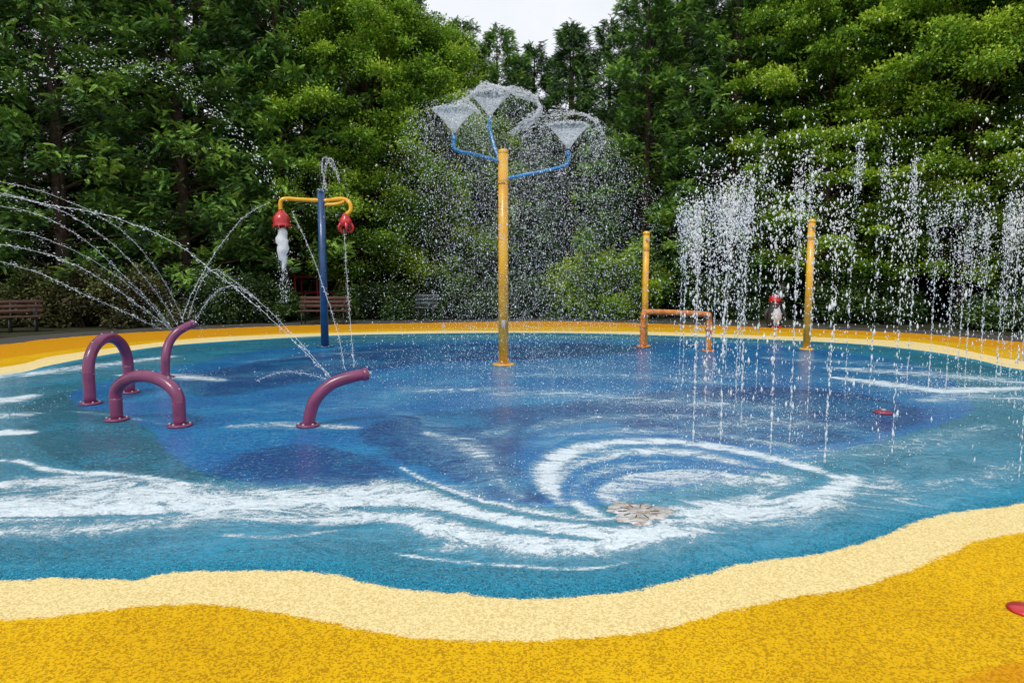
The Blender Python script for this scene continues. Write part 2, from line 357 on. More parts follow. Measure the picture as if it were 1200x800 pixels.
m_dec = leafmat("beech_foliage", (.035, .10, .010), (.19, .36, .025), (.46, .62, .06))
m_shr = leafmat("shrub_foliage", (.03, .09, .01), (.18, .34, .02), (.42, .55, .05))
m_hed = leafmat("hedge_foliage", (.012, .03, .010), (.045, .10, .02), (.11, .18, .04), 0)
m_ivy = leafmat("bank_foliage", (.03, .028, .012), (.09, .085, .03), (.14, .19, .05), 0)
m_bark = simple("bark", (.08, .055, .04), (.03, .022, .017), .9, 4, .2, 0, .8, 14)
def frond():
    Q = []; X_ = []
    for k in range(9):
        x = k/9; L = .38*(1-.5*x)
        for s in (-1, 1):
            a = s*math.radians(34+12*(k % 2)); dx, dy = math.cos(a), math.sin(a); wd = .048
            z0 = .03*math.sin(x*3)-.10*x*x; b0 = np.array([x, 0, z0]); tip = b0+np.array([dx*L, dy*L, .03*(k % 3-1)])
            mid = b0+np.array([dx*L*.5, dy*L*.5, .03]); sdv = np.array([-dy, dx, .25*s])*wd
            Q.append([b0, mid+sdv, tip, mid-sdv]); X_.append([x]*4)
    Q.append([np.array([.8, 0, -.06]), np.array([1, .05, -.08]), np.array([1.28, 0, -.1]), np.array([1, -.05, -.08])]); X_.append([1]*4)
    return np.array(Q).reshape(-1, 3), np.array(X_).ravel()
FR, FX = frond()
def norm(a): return a/(np.linalg.norm(a, axis=1)[:, None]+1e-9)
def place(T, pos, d, up, s):
    d = norm(d); sd_ = norm(np.cross(up, d)); up = np.cross(d, sd_)
    return (pos[:, None]+s[:, None, None]*(T[None, :, 0:1]*d[:, None]+T[None, :, 1:2]*sd_[:, None]+T[None, :, 2:3]*up[:, None])).reshape(-1, 3)
def build_tree(name, b, LV, tint_shade, mat):
    wf = [f for f in b.f if len(f) == 4]; wv = np.array(b.v) if b.v else np.zeros((0, 3)); o = len(wv)
    lf = np.arange(len(LV)).reshape(-1, 4)+o
    V = np.vstack([wv, LV]); F = np.vstack([np.array(wf, int).reshape(-1, 4), lf])
    return fastmesh(name, V, F, [m_bark, mat], {'tint_shade': np.concatenate([np.zeros(o), tint_shade])}, False, np.concatenate([np.zeros(len(wf)), np.ones(len(lf))]))
def conifer(name, seed, H, Rr, mat, z0=.06, nb=310, nf=84, fs=.235, pw=.6, droop=.35, rise0=.35):
    r = np.random.RandomState(seed); b = MB()
    b.tube([(0, 0, -.1), (.05, 0, H*.3), (0, .05, H*.7), (0, 0, H*.98)], [.24, .18, .1, .02], 9, 0)
    P, D, U, Sz, Tn = [], [], [], [], []
    clump = r.uniform(.72, 1.2, 14)
    for i in range(nb):
        h = z0+(1-z0)*(i+r.rand())/nb; z = h*H; az = i*2.399+r.normal(0, .4)
        L = (Rr*(1-h)**pw)*r.uniform(.5, 1.2)*clump[int((az/6.283*14) % 14)]+.25
        ca, sa = math.cos(az), math.sin(az); rise = rise0+r.uniform(-.15, .25)+.5*h
        pos = lambda t: np.stack([ca*L*t, sa*L*t, z+L*(rise*t-droop*t*t)], 1)
        if i % 2 == 0 and h < .9: b.tube(pos(np.linspace(0, .8, 4)), [.045*(1-h)+.01, .007], 4, 0, False)
        n = max(10, int(nf*(.25+L/Rr))); t = r.uniform(.25, 1, n)**.55; q = pos(t)
        lat = r.normal(0, 1, n)*.17*L*(1.15-t); q[:, 0] += -sa*lat; q[:, 1] += ca*lat; q[:, 2] += r.normal(0, .13, n)-abs(lat)*.1
        aa = az+r.normal(0, .6, n)+np.sign(lat)*.4
        D.append(np.stack([np.cos(aa), np.sin(aa), r.normal(.15, .5, n)], 1)); P.append(q)
        U.append(np.stack([r.normal(0, .6, n), r.normal(0, .6, n), np.ones(n)], 1))
        Sz.append(fs*r.uniform(.55, 1.3, n)); Tn.append(np.clip(-.12+.68*t**1.5+2.2*np.clip(q[:, 2]-pos(t)[:, 2], -.1, .15)+r.normal(0, .13, n)+r.normal(0, .18), -.1, 1))  # paler new-growth tips, with dark inner shade and lit bough tops painted in
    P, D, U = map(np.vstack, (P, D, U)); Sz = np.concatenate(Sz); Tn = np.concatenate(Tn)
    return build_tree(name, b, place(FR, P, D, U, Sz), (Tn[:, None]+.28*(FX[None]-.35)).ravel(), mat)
LEAF = np.array([[0, 0, 0], [.5, .32, .05], [1, 0, -.05], [.5, -.32, .05]])
def clumps(C, rad, n, r, flat, ls):
    P, D, U, T = [], [], [], []
    for c, rr in zip(C, rad):
        m = int(n*(rr/np.mean(rad))**2); v = norm(r.normal(size=(m, 3))); rho = r.uniform(.1, 1, m)**.5
        q = v*rho[:, None]*rr*(1+.4*np.sin(v[:, :1]*7+c[0]*3)+.35*np.sin(v[:, 1:2]*9+c[1]*5)); q[:, 2] *= flat
        P.append(q+c); d = v+r.normal(0, .7, (m, 3)); D.append(d)
        U.append(np.stack([r.normal(0, .5, m), r.normal(0, .5, m), np.ones(m)], 1))
        T.append(np.clip(.03+.5*rho+.24*v[:, 2]+r.normal(0, .15, m)+r.normal(0, .2), 0, 1))  # random leaf tone plus painted shading: clump cores darker, outsides and tops lighter
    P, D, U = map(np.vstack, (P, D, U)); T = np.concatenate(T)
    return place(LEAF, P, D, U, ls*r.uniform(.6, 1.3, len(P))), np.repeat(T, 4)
def deciduous(name, seed, H, Rr, mat, nc=230, n=560, flat=.5, ls=.105, low=.13, rad_=(.25, .75)):
    r = np.random.RandomState(seed); b = MB()
    b.tube([(0, 0, -.1), (.1, 0, H*.25), (-.1, .1, H*.6), (0, 0, H*.92)], [.20, .15, .08, .02], 9, 0)
    C, rad = [], []
    for i in range(nc):
        h = low+(1-low)*(i+r.rand())/nc; az = i*2.399+r.normal(0, .5)
        prof = math.sin(math.pi*min(1, (h-low)/(1-low)*.82+.16))**.6
        L = Rr*prof*r.uniform(.35, 1.18); c = np.array([math.cos(az)*L, math.sin(az)*L, H*h*.97]); C.append(c); rad.append(r.uniform(*rad_))
        if i % 2 == 0:
            s = np.array([0, 0, max(.1*H, c[2]-L*.6)]); b.tube([s, (s+c)/2+[0, 0, .2], c], [.04, .008], 5, 0, False)
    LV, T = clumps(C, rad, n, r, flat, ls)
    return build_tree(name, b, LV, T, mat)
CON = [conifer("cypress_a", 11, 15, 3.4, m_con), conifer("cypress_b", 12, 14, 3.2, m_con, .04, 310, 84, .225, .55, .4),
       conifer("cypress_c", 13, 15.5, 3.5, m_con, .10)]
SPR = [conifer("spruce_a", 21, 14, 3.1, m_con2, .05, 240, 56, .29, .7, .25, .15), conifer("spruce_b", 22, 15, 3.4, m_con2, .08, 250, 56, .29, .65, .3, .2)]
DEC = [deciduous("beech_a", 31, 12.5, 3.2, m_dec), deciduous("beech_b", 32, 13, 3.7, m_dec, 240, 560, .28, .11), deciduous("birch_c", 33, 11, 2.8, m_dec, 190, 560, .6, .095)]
def tree(kind, i, x, y, sc, rot):
    L, nm = {'c': (CON, 'cypress_tree'), 's': (SPR, 'spruce_tree'), 'd': (DEC, 'beech_tree')}[kind]
    link(nm, L[i % len(L)], None, (x, y, 0), rot, sc)
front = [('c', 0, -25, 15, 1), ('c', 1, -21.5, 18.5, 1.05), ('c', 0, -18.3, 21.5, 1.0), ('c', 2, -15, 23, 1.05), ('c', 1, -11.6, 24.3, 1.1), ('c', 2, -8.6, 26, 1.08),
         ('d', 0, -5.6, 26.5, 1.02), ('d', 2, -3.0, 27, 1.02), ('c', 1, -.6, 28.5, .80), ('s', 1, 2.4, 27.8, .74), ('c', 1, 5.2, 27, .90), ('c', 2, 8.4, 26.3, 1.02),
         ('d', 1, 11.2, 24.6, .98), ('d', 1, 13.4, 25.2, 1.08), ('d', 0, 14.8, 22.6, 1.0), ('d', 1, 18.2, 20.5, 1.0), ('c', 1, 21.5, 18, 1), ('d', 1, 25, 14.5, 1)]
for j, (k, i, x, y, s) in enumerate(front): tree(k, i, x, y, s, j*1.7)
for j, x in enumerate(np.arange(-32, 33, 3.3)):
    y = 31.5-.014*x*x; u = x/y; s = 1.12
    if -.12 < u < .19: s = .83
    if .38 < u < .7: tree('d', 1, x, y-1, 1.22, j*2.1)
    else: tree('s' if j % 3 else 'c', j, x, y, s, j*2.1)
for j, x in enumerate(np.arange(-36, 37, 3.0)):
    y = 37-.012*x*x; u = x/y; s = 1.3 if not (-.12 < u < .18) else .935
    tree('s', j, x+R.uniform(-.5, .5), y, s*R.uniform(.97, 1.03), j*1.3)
def shrub(name, seed, w_, h_, d_, mat, nc, n, ls, loc, rad=(.25, .5), flat=.8):
    r = np.random.RandomState(seed); C = []; rd = []; b = MB()
    for i in range(nc):
        a = r.uniform(0, 6.283); q = r.rand()**.5
        z = h_*r.uniform(.1, 1)*math.sqrt(max(.05, 1-(q*.95)**2)); C.append(np.array([w_*q*math.cos(a), d_*q*math.sin(a), z])); rd.append(r.uniform(*rad))
        if i % 3 == 0: b.tube([(0.3*C[-1][0], .3*C[-1][1], 0), C[-1]*[.7, .7, .6], C[-1]], [.03, .008], 5, 0, False)
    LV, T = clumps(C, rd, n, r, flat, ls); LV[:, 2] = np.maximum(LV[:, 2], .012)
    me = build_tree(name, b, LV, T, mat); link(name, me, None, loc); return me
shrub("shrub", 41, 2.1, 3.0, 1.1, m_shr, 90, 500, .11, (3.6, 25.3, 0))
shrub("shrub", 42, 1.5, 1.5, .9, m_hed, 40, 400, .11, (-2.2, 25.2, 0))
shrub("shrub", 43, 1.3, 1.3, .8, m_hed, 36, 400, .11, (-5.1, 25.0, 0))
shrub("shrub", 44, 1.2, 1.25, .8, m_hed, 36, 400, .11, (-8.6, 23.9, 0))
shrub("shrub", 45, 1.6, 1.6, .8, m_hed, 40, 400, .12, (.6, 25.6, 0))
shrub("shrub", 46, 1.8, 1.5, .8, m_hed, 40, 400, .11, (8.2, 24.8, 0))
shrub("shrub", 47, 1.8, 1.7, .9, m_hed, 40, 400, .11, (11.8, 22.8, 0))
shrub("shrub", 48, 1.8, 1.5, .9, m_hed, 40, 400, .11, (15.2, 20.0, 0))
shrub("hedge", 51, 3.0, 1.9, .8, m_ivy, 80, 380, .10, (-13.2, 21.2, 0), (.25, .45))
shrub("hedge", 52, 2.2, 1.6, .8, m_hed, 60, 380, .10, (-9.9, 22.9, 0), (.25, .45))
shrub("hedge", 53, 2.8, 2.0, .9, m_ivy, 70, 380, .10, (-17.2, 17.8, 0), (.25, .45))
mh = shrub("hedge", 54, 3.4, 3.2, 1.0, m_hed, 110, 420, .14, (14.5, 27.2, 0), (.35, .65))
for x, y in [(-22, 24), (-17, 27), (-12, 29), (-7, 30), (-2, 31), (3, 31), (8.5, 30), (18.5, 24.6), (22.5, 21)]: link("hedge", mh, None, (x, y, 0), x*.05, 1)
# ------------------------------------------------------------------ play equipment
m_pur = simple("purple_paint", (.19, .03, .10), (.13, .022, .07), .3, 5, .5, .3)
m_yel = simple("yellow_paint", (.80, .42, .008), (.66, .29, .006), .35, 4, .5, .3)
m_blu = simple("blue_paint", (.012, .065, .19), (.006, .04, .12), .35, 5, .5, .3)
m_lbl = simple("light_blue_paint", (.02, .22, .52), (.015, .16, .42), .3, 6, .5, .4)
m_ora = simple("orange_paint", (.62, .20, .02), (.40, .11, .015), .4, 6, .5, .2)
m_red = simple("red_paint", (.55, .012, .018), (.35, .008, .012), .3, 6, .5, .4)
m_whi = simple("white_plastic", (.55, .55, .56), (.4, .4, .42), .4)
m_ste = simple("steel", (.45, .45, .46), (.3, .3, .3), .35)
m_wood = simple("bench_wood", (.085, .035, .022), (.05, .022, .016), .7, 7)
m_dark = simple("dark_iron", (.03, .03, .032), (.02, .02, .02), .5)
Zp = .010
def g3(a, b, z=Zp): q = gnd(a, b); return np.array([q[0], q[1], z])
def arch(name, pa, pb, top, r=.075):
    A, B = g3(*pa), g3(*pb); h = top; mid = (A+B)/2; b = MB(); hv = (B-A)/2; L = np.linalg.norm(hv)
    P = [A, A+[0, 0, h*.45]]
    for k in range(0, 13):
        a = math.pi*k/12; P.append(mid-hv*math.cos(a)+np.array([0, 0, h*.5+h*.5*math.sin(a)]))
    P += [B+[0, 0, h*.45], B]
    P = catmull(P, 3); b.tube(P, r, 18); b.flange(A, r*1.9, 0, 1); b.flange(B, r*1.9, 0, 1)
    for k in range(2, 13, 2):
        a = math.pi*k/14; c0 = mid-hv*math.cos(a)+np.array([0, 0, h*.5+h*.5*math.sin(a)])+norm((np.array([[-hv[0]/L*math.cos(a), -hv[1]/L*math.cos(a), math.sin(a)]])))[0]*(r-.002)
        b.lathe([(.012, -.004), (.012, .008), (.006, .01)], c0, 8, 1)
    link(name, b.mesh(name, [m_pur, m_ste]))
arch("spray_arch", (106, 474), (152, 461), .80, .07)
arch("spray_arch", (137, 493), (211, 500), .52, .068)
def spout(name, base, pts, r=.075):
    b = MB(); A = g3(*base); D0 = A[1]
    P = [A]+[at(px, py, D0+dd) for px, py, dd in pts]; P = catmull(P, 6)
    b.tube(P, np.r_[np.full(9, r), r*.95, r*.9], 18)
    d = P[-1]-P[-2]; d /= np.linalg.norm(d)
    b.tube([P[-1]-d*.05, P[-1]-d*.01, P[-1]+d*.015], r*1.08, 18); b.tube([P[-1]+d*.012, P[-1]+d*.05], r*.35, 12, 1)
    b.flange(A, r*1.9, 0, 1); link(name, b.mesh(name, [m_pur, m_ste])); return P[-1]
tipL = spout("spray_spout", (194, 443), [(194, 420, 0), (198, 402, .1), (209, 388, .2), (227, 379, .35)], .068)
tipR = spout("spray_spout", (361, 500), [(364, 483, 0), (371, 466, 0), (388, 450, .05), (410, 442, .1), (430, 438, .15)], .066)
A = g3(590, 428); D0 = A[1]
e = empty("spray_tower", tuple(A))
def child(nm, b, mats, par):
    me = b.mesh(nm, mats); o = bpy.data.objects.new(nm, me); scene.collection.objects.link(o)
    o.parent = par; o.matrix_parent_inverse.translation = -Vector(par.location)
    return o
topz = at(591, 178, D0)[2]
b = MB(); b.tube([A, (A[0], A[1], topz)], .088, 24); b.lathe([(.088, 0), (.094, .01), (.094, .05), (.06, .075), (.0, .08)], (A[0], A[1], topz-.03), 24)
b.flange(A, .2, 0, 1); b.lathe([(.098, 0), (.1, .01), (.1, .07), (.098, .08)], (A[0], A[1], topz-.55), 24, 0)
b.box((A[0], A[1]-.089, A[2]+.75), (.07, .012, .12), 0, 1)
child("pole", b, [m_yel, m_ste], e)
nozz = []
def towerarm(pts, nm):
    P = catmull([at(px, py, D0+dd) for px, py, dd in pts], 8); b = MB(); b.tube(P, .03, 14)
    b.lathe([(.03, -.02), (.042, 0), (.042, .05), (.028, .07), (.028, .10)], P[-1], 14, 0); b.lathe([(.045, 0), (.05, .01), (.045, .02)], P[-1]+[0, 0, .1], 14, 1)
    child(nm, b, [m_lbl, m_ste], e); nozz.append(P[-1]+[0, 0, .12])
towerarm([(588, 190, 0), (575, 186, -.1), (556, 181, -.25), (537, 177, -.4), (532, 172, -.42), (532, 164, -.42)], "arm_1")
towerarm([(590, 196, 0), (582, 180, .15), (576, 160, .3), (574, 152, .32), (574, 144, .32)], "arm_2")
towerarm([(592, 210, 0), (610, 206, -.1), (640, 200, -.2), (660, 195, -.3), (666, 190, -.32), (666, 182, -.32)], "arm_3")
A = g3(381, 407); D1 = A[1]; e = empty("bucket_pole", tuple(A))
b = MB(); tz = at(381, 224, D1)[2]; b.tube([A, (A[0], A[1], tz)], .085, 20); b.flange(A, .19, 0, 1); b.lathe([(.085, 0), (.09, .01), (.09, .05), (.03, .09)], (A[0], A[1], tz-.03), 20)
child("pole", b, [m_blu, m_ste], e)
b = MB()
b.tube(catmull([at(329, 246, D1-.3), at(329, 236, D1-.3), at(335, 233, D1-.28), at(352, 234, D1-.15), at(381, 235, D1-.0), at(400, 233, D1-.1), at(409, 237, D1-.2), at(411, 246, D1-.22), at(405, 252, D1-.22)], 6), .045, 14)
b.tube(catmull([at(381, 240, D1-.1), at(395, 239, D1-.12), at(404, 236, D1-.15)], 6), .035, 12)
child("crossbar", b, [m_yel], e)
b = MB(); c0 = at(330, 262, D1-.3)
b.lathe([(.0, .34), (.06, .33), (.09, .28), (.12, .26), (.17, .18), (.185, .1), (.17, .04), (.19, .02), (.19, .0), (.14, .0), (.13, .08), (.0, .12)], c0-np.array([0, 0, .05]), 24)
for k in range(8):
    a = k*math.pi/4; b.tube([c0+np.array([.16*math.cos(a), .16*math.sin(a), -.02]), c0+np.array([.19*math.cos(a), .19*math.sin(a), -.1])], [.03, .012], 8)
child("bucket_1", b, [m_red], e)
b = MB(); c1 = at(405, 262, D1-.22)
b.lathe([(.0, .26), (.05, .25), (.08, .18), (.13, .1), (.14, .0), (.10, -.02), (.0, .02)], c1-np.array([0, 0, .03]), 20)
for k in range(5):
    a = k*1.257; b.tube(catmull([c1+np.array([.11*math.cos(a), .11*math.sin(a), .0]), c1+np.array([.16*math.cos(a), .16*math.sin(a), -.1]), c1+np.array([.1*math.cos(a), .1*math.sin(a), -.2])], 4), [.035, .03, .012], 8)
child("bucket_2", b, [m_red], e)
def post(name, base, top, mat, r=.07):
    A = g3(*base); z = at(*top, A[1])[2]; b = MB(); b.tube([A, (A[0], A[1], z)], r, 20); b.flange(A, r*2.1, 0, 1)
    b.lathe([(r, 0), (r*1.12, .01), (r*1.12, .12), (r, .13)], (A[0], A[1], z-.38), 20)
    b.lathe([(r, 0), (r*1.15, .01), (r*1.15, .05), (r*.5, .08)], (A[0], A[1], z-.02), 20)
    b.tube([(A[0], A[1]-r*.8, z-.12), (A[0], A[1]-r-.06, z-.12)], .03, 12, 1)
    link(name, b.mesh(name, [mat, m_ste]))
post("spray_post", (755, 406), (757, 274), m_yel); post("spray_post", (945, 410), (950, 260), m_yel, .075)
A, B = g3(753, 407), g3(830, 412); b = MB(); zt = at(790, 366, A[1])[2]
P = [A, A+[0, 0, zt*.85], A+[.03, 0, zt-.06], A+[.12, 0, zt]]+[B+[-.12, 0, zt], B+[-.03, 0, zt-.06], B+[0, 0, zt*.85], B]
b.tube(catmull(P, 6), .062, 16); b.flange(A, .14, 0, 1); b.flange(B, .14, 0, 1)
for k in range(1, 6): q = A+(B-A)*k/6; b.lathe([(.014, 0), (.014, .02), (.007, .025)], (q[0], q[1], zt+.058), 8, 1)
for k in (0, 1): q = [A, B][k]; b.lathe([(.072, 0), (.074, .01), (.074, .06), (.072, .07)], (q[0], q[1], zt*.55), 18)
link("spray_hoop", b.mesh("spray_hoop", [m_ora, m_ste]))
# play figure: rounded dark body, pale front, red cap, little arms
A = g3(907, 384); b = MB()
b.lathe([(.14, 0), (.19, .04), (.24, .2), (.25, .38), (.22, .55), (.17, .66), (.16, .72), (.17, .8), (.13, .92), (.0, .98)], A, 24, 2)
V0 = len(b.v); b.lathe([(.02, .06), (.13, .12), (.18, .28), (.18, .42), (.14, .56), (.02, .64)], A+[0, -.09, 0], 20, 0)
b.lathe([(.175, .78), (.185, .82), (.15, .93), (.08, .99), (.0, 1.01)], A, 20, 1)
b.tube([A+[.0, -.14, .74], A+[0, -.25, .71]], [.045, .01], 8, 1)
for s in (-1, 1):
    b.tube(catmull([A+[.2*s, 0, .56], A+[.29*s, -.04, .4], A+[.27*s, -.06, .24]], 4), [.06, .055, .02], 8, 2)
    b.tube([A+[.09*s, -.12, .03], A+[.1*s, -.28, .02]], [.05, .04], 8, 1)
link("play_figure", b.mesh("play_figure", [m_whi, m_red, m_dark]))
# drain half covered by running water
m_drn, nt, out = newmat("wet_drain_stone")
p = N(nt, 'ShaderNodeNewGeometry').outputs['Position']
c = MIX(nt, SMOOTH(nt, NOISE(nt, p, 30, 4, .7), .4, .62), (.34, .26, .20), (.22, .155, .115))
mpd = N(nt, 'ShaderNodeMapping'); nt.links.new(p, mpd.inputs[0]); mpd.inputs['Scale'].default_value = (.6, 1.6, 1)
fw = SMOOTH(nt, NOISE(nt, mpd.outputs[0], 16, 7, .8, .8), .42, .58)
c = MIX(nt, M(nt, 'MULTIPLY', fw, .75), c, (.70, .75, .78))
BSDF(nt, out, c, .15, .5, NOISE(nt, mpd.outputs[0], 18, 4, .6), .6, .02)
A = g3(748, 602, .010); b = MB(); sg = 48; V = []
for i, (rr, zz) in enumerate([(.21, 0), (.20, .004), (.17, .008), (.12, .010), (.06, .008), (.02, .006)]):
    for k in range(sg):
        a = 2*math.pi*k/sg; w_ = rr*(1+.16*math.sin(3*a+1)+.10*math.sin(7*a)+.06*math.sin(13*a)) if i < 3 else rr
        V.append((A[0]+w_*math.cos(a), A[1]+w_*math.sin(a), A[2]+zz+(R.uniform(0, .003) if i else 0)))
b.add(V, [(i*sg+k, i*sg+(k+1) % sg, (i+1)*sg+(k+1) % sg, (i+1)*sg+k) for i in range(5) for k in range(sg)]+[tuple(5*sg+k for k in range(sg))])
for k in range(10):
    a = k*math.pi*2/10; b.box((A[0]+.11*math.cos(a), A[1]+.11*math.sin(a), A[2]+.010), (.06, .006, .008), a, 1)
link("floor_drain", b.mesh("floor_drain", [m_drn, m_dark]))
A = g3(1035, 485, .010); b = MB(); b.lathe([(.10, 0), (.11, .012), (.08, .028), (.04, .035), (.0, .035)], A, 24, 0); b.lathe([(.03, .03), (.03, .05), (.02, .052)], A, 12, 1)
link("floor_nozzle", b.mesh("floor_nozzle", [simple("magenta_rubber", (.30, .03, .09)), m_ste]))
A = g3(1200, 717, .010); b = MB(); b.lathe([(.075, 0), (.075, .008), (.055, .02), (.0, .024)], A, 28, 0)
link("floor_nozzle", b.mesh("floor_nozzle", [m_red]))
def bench(name, x, y, w_, rz, mat):
    b = MB(); ca, sa = math.cos(rz), math.sin(rz)
    T = lambda px, py, z: (x+px*ca-py*sa, y+px*sa+py*ca, z)
    for k in range(4): b.box(T(0, -.2+k*.11, .44), (w_, .09, .035), rz, 0)
    for k in range(3): b.box(T(0, .2+.02*k, .58+k*.13), (w_, .03, .1), rz, 0)
    for s in (-1, 0, 1):
        xx = s*(w_/2-.15)
        b.tube([T(xx, -.2, .0), T(xx, -.18, .42)], .022, 8, 1); b.tube([T(xx, .2, 0), T(xx, .19, .45), T(xx, .26, .92)], .022, 8, 1); b.tube([T(xx, -.2, .41), T(xx, .19, .41)], .02, 8, 1)
    for s in (-1, 1): b.tube(catmull([T(s*(w_/2-.15), .2, .66), T(s*(w_/2-.15), -.1, .67), T(s*(w_/2-.15), -.2, .6), T(s*(w_/2-.15), -.19, .44)], 4), .018, 8, 1)
    link(name, b.mesh(name, [mat, m_dark]))
q = gnd(379, 380); bench("park_bench", q[0], q[1]+.1, 1.65, 0, m_wood)
q = gnd(0, 391); bench("park_bench", q[0], q[1]+.4, 1.5, .5, m_wood)
q = gnd(494, 378); bench("park_bench", q[0], q[1]+1.3, .8, 0, simple("slate_paint", (.04, .06, .07)))
b = MB(); bx, by = -8.3, 26.2; m_dred = simple("dark_red_paint", (.30, .015, .015), (.18, .01, .01), .5)  # frame red is an even, darker tone than red_paint
for i in range(4):
    for j in range(2): b.tube([(bx+i*.85, by+j*.8, 0), (bx+i*.85, by+j*.8, 1.6)], .045, 8, 0)
for z in (.9, 1.5):
    for j in range(2): b.tube([(bx, by+j*.8, z), (bx+2.55, by+j*.8, z)], .035, 8, 0)
b.box((bx+1.27, by+.4, .95), (2.5, .7, .06), 0, 1)
link("climbing_frame", b.mesh("climbing_frame", [m_dred, m_dark]))
# ------------------------------------------------------------------ water
m_wat, nt, out = newmat("white_water")
a = BSDF(nt, None, (.93, .96, .98), .12, .6)
tr = N(nt, 'ShaderNodeBsdfTranslucent'); tr.inputs[0].default_value = (.95, .97, 1, 1)
mx = N(nt, 'ShaderNodeMixShader'); mx.inputs[0].default_value = .45
nt.links.new(a, mx.inputs[1]); nt.links.new(tr.outputs[0], mx.inputs[2])
nt.links.new(mx.outputs[0], out.inputs[0])
m_film, nt, out = newmat("water_film")
p = N(nt, 'ShaderNodeNewGeometry').outputs['Position']
a = BSDF(nt, None, (.93, .96, .98), .12, .6); tp = N(nt, 'ShaderNodeBsdfTransparent'); mx = N(nt, 'ShaderNodeMixShader')
nt.links.new(SMOOTH(nt, NOISE(nt, p, 30, 4, .7), .35, .65, .15, .8), mx.inputs[0]); nt.links.new(tp.outputs[0], mx.inputs[1]); nt.links.new(a, mx.inputs[2]); nt.links.new(mx.outputs[0], out.inputs[0])
OCT = np.array([[1, 0, 0], [-1, 0, 0], [0, 1, 0], [0, -1, 0], [0, 0, 1], [0, 0, -1]], float)
OF = np.array([[0, 2, 4], [2, 1, 4], [1, 3, 4], [3, 0, 4], [2, 0, 5], [1, 2, 5], [3, 1, 5], [0, 3, 5]])
class Drops:
    def __init__(s): s.P, s.r, s.d, s.st = [], [], [], []
    def add(s, P, r, d, st):
        P = np.asarray(P); ok = P[:, 2] > .012
        s.P.append(P[ok]); s.r.append(np.broadcast_to(r, len(P))[ok]); s.d.append(np.broadcast_to(d, P.shape)[ok]); s.st.append(np.broadcast_to(st, len(P))[ok])
    def make(s, name, parent=None):
        P = np.vstack(s.P); r = np.concatenate(s.r); d = norm(np.vstack(s.d)); st = np.concatenate(s.st)
        up = np.where(np.abs(d[:, 2:3]) > .9, np.array([[1., 0, 0]]), np.array([[0, 0, 1.]]))
        a = norm(np.cross(d, up)); c = np.cross(d, a)
        V = P[:, None]+r[:, None, None]*(OCT[None, :, 0:1]*d[:, None]*st[:, None, None]+OCT[None, :, 1:2]*a[:, None]+OCT[None, :, 2:3]*c[:, None])
        F = (OF[None]+6*np.arange(len(P))[:, None, None]).reshape(-1, 3)
        link(name, fastmesh(name, V.reshape(-1, 3), F, [m_wat], None, True), parent)
rsz = lambda n, m=.006, s=.4: np.clip(m*np.exp(R.normal(0, s, n)), .0016, .016)
def jet(D, base, top_py, n=400, spread=.11, size=.0044, lean=(0, 0), clot=.7):
    x, y = gnd(*base); H = at(base[0], top_py, y)[2]; gq = 9.81; v0 = math.sqrt(2*gq*H); T = 2*v0/gq
    t = T*R.rand(n); k = np.exp(R.normal(0, .09, n)); z = v0*k*t-.5*gq*t*t
    lv = R.normal(0, spread, (n, 2))*(.3+t/T)[:, None]+np.array(lean); P = np.stack([x+lv[:, 0]*t, y+lv[:, 1]*t, z], 1)
    vel = np.stack([lv[:, 0], lv[:, 1], v0*k-gq*t], 1)
    sp_ = np.linalg.norm(vel, axis=1); D.add(P, rsz(n, size, .5), vel, 1.1+sp_*.4)
    m = int(n*clot); th_ = R.normal(.5, .15, m)*T; z = v0*th_-.5*gq*th_*th_; z *= np.exp(R.normal(0, .06, m))
    cl_ = R.normal(0, .06, (6, 2)); ci = R.randint(0, 6, m)
    P = np.stack([x+cl_[ci, 0]+R.normal(0, .022, m)+lean[0]*th_, y+cl_[ci, 1]+R.normal(0, .03, m), z], 1)
    D.add(P, rsz(m, size*1.2, .5), (0, 0, 1), R.uniform(1, 2.2, m))
    m = 60; z = H*.75*R.rand(m)**1.2; D.add(np.stack([x+R.normal(0, .006, m), y+R.normal(0, .006, m), z], 1), rsz(m, .0030, .3), (0, 0, 1), 7)
    m = 60; a = R.rand(m)*6.283; q = R.rand(m)**.5*.25; D.add(np.stack([x+q*np.cos(a), y+q*np.sin(a), .015+R.exponential(.04, m)], 1), rsz(m, .0035), (0, 0, 1), 1)
D = Drops()
for bx_, by_, ty, cl_ in [(800, 450, 248, 1.2), (812, 520, 262, .9), (826, 480, 232, 1.3), (844, 525, 242, 1.2), (862, 470, 226, 1.3), (868, 505, 236, 1), (886, 462, 192, .6), (903, 532, 236, .5), (925, 520, 210, .5), (928, 450, 220, .7), (946, 485, 212, .7),
                     (966, 545, 252, .4), (990, 465, 188, .8), (1018, 470, 190, .8), (1045, 535, 248, .5), (1062, 462, 206, .9), (1088, 455, 255, .6), (1108, 462, 245, .7), (1130, 458, 258, .8), (1148, 448, 265, 1), (1165, 470, 246, 1), (1182, 450, 248, 1), (1194, 560, 140, .4), (1188, 480, 190, .5), (1210, 480, 225, 1)]:
    jet(D, (bx_, by_), ty, int(R.uniform(320, 460)), clot=cl_, lean=(R.normal(0, .04), R.normal(0, .04)))
for bx_, by_, ty in [(796, 440, 256), (815, 445, 250), (835, 445, 255), (850, 440, 248), (866, 442, 252), (1122, 440, 290), (1172, 442, 275), (1196, 445, 262)]: jet(D, (bx_, by_), ty, 340, clot=1)
m = 130; P = np.array([at(R.uniform(1140, 1210), R.uniform(120, 270), R.uniform(4.5, 6.5)) for _ in range(m)]); D.add(P, rsz(m, .0045), R.normal(0, 1, (m, 3))+[0, 0, 2], 1.6)
D.make("water_jets")
D = Drops()
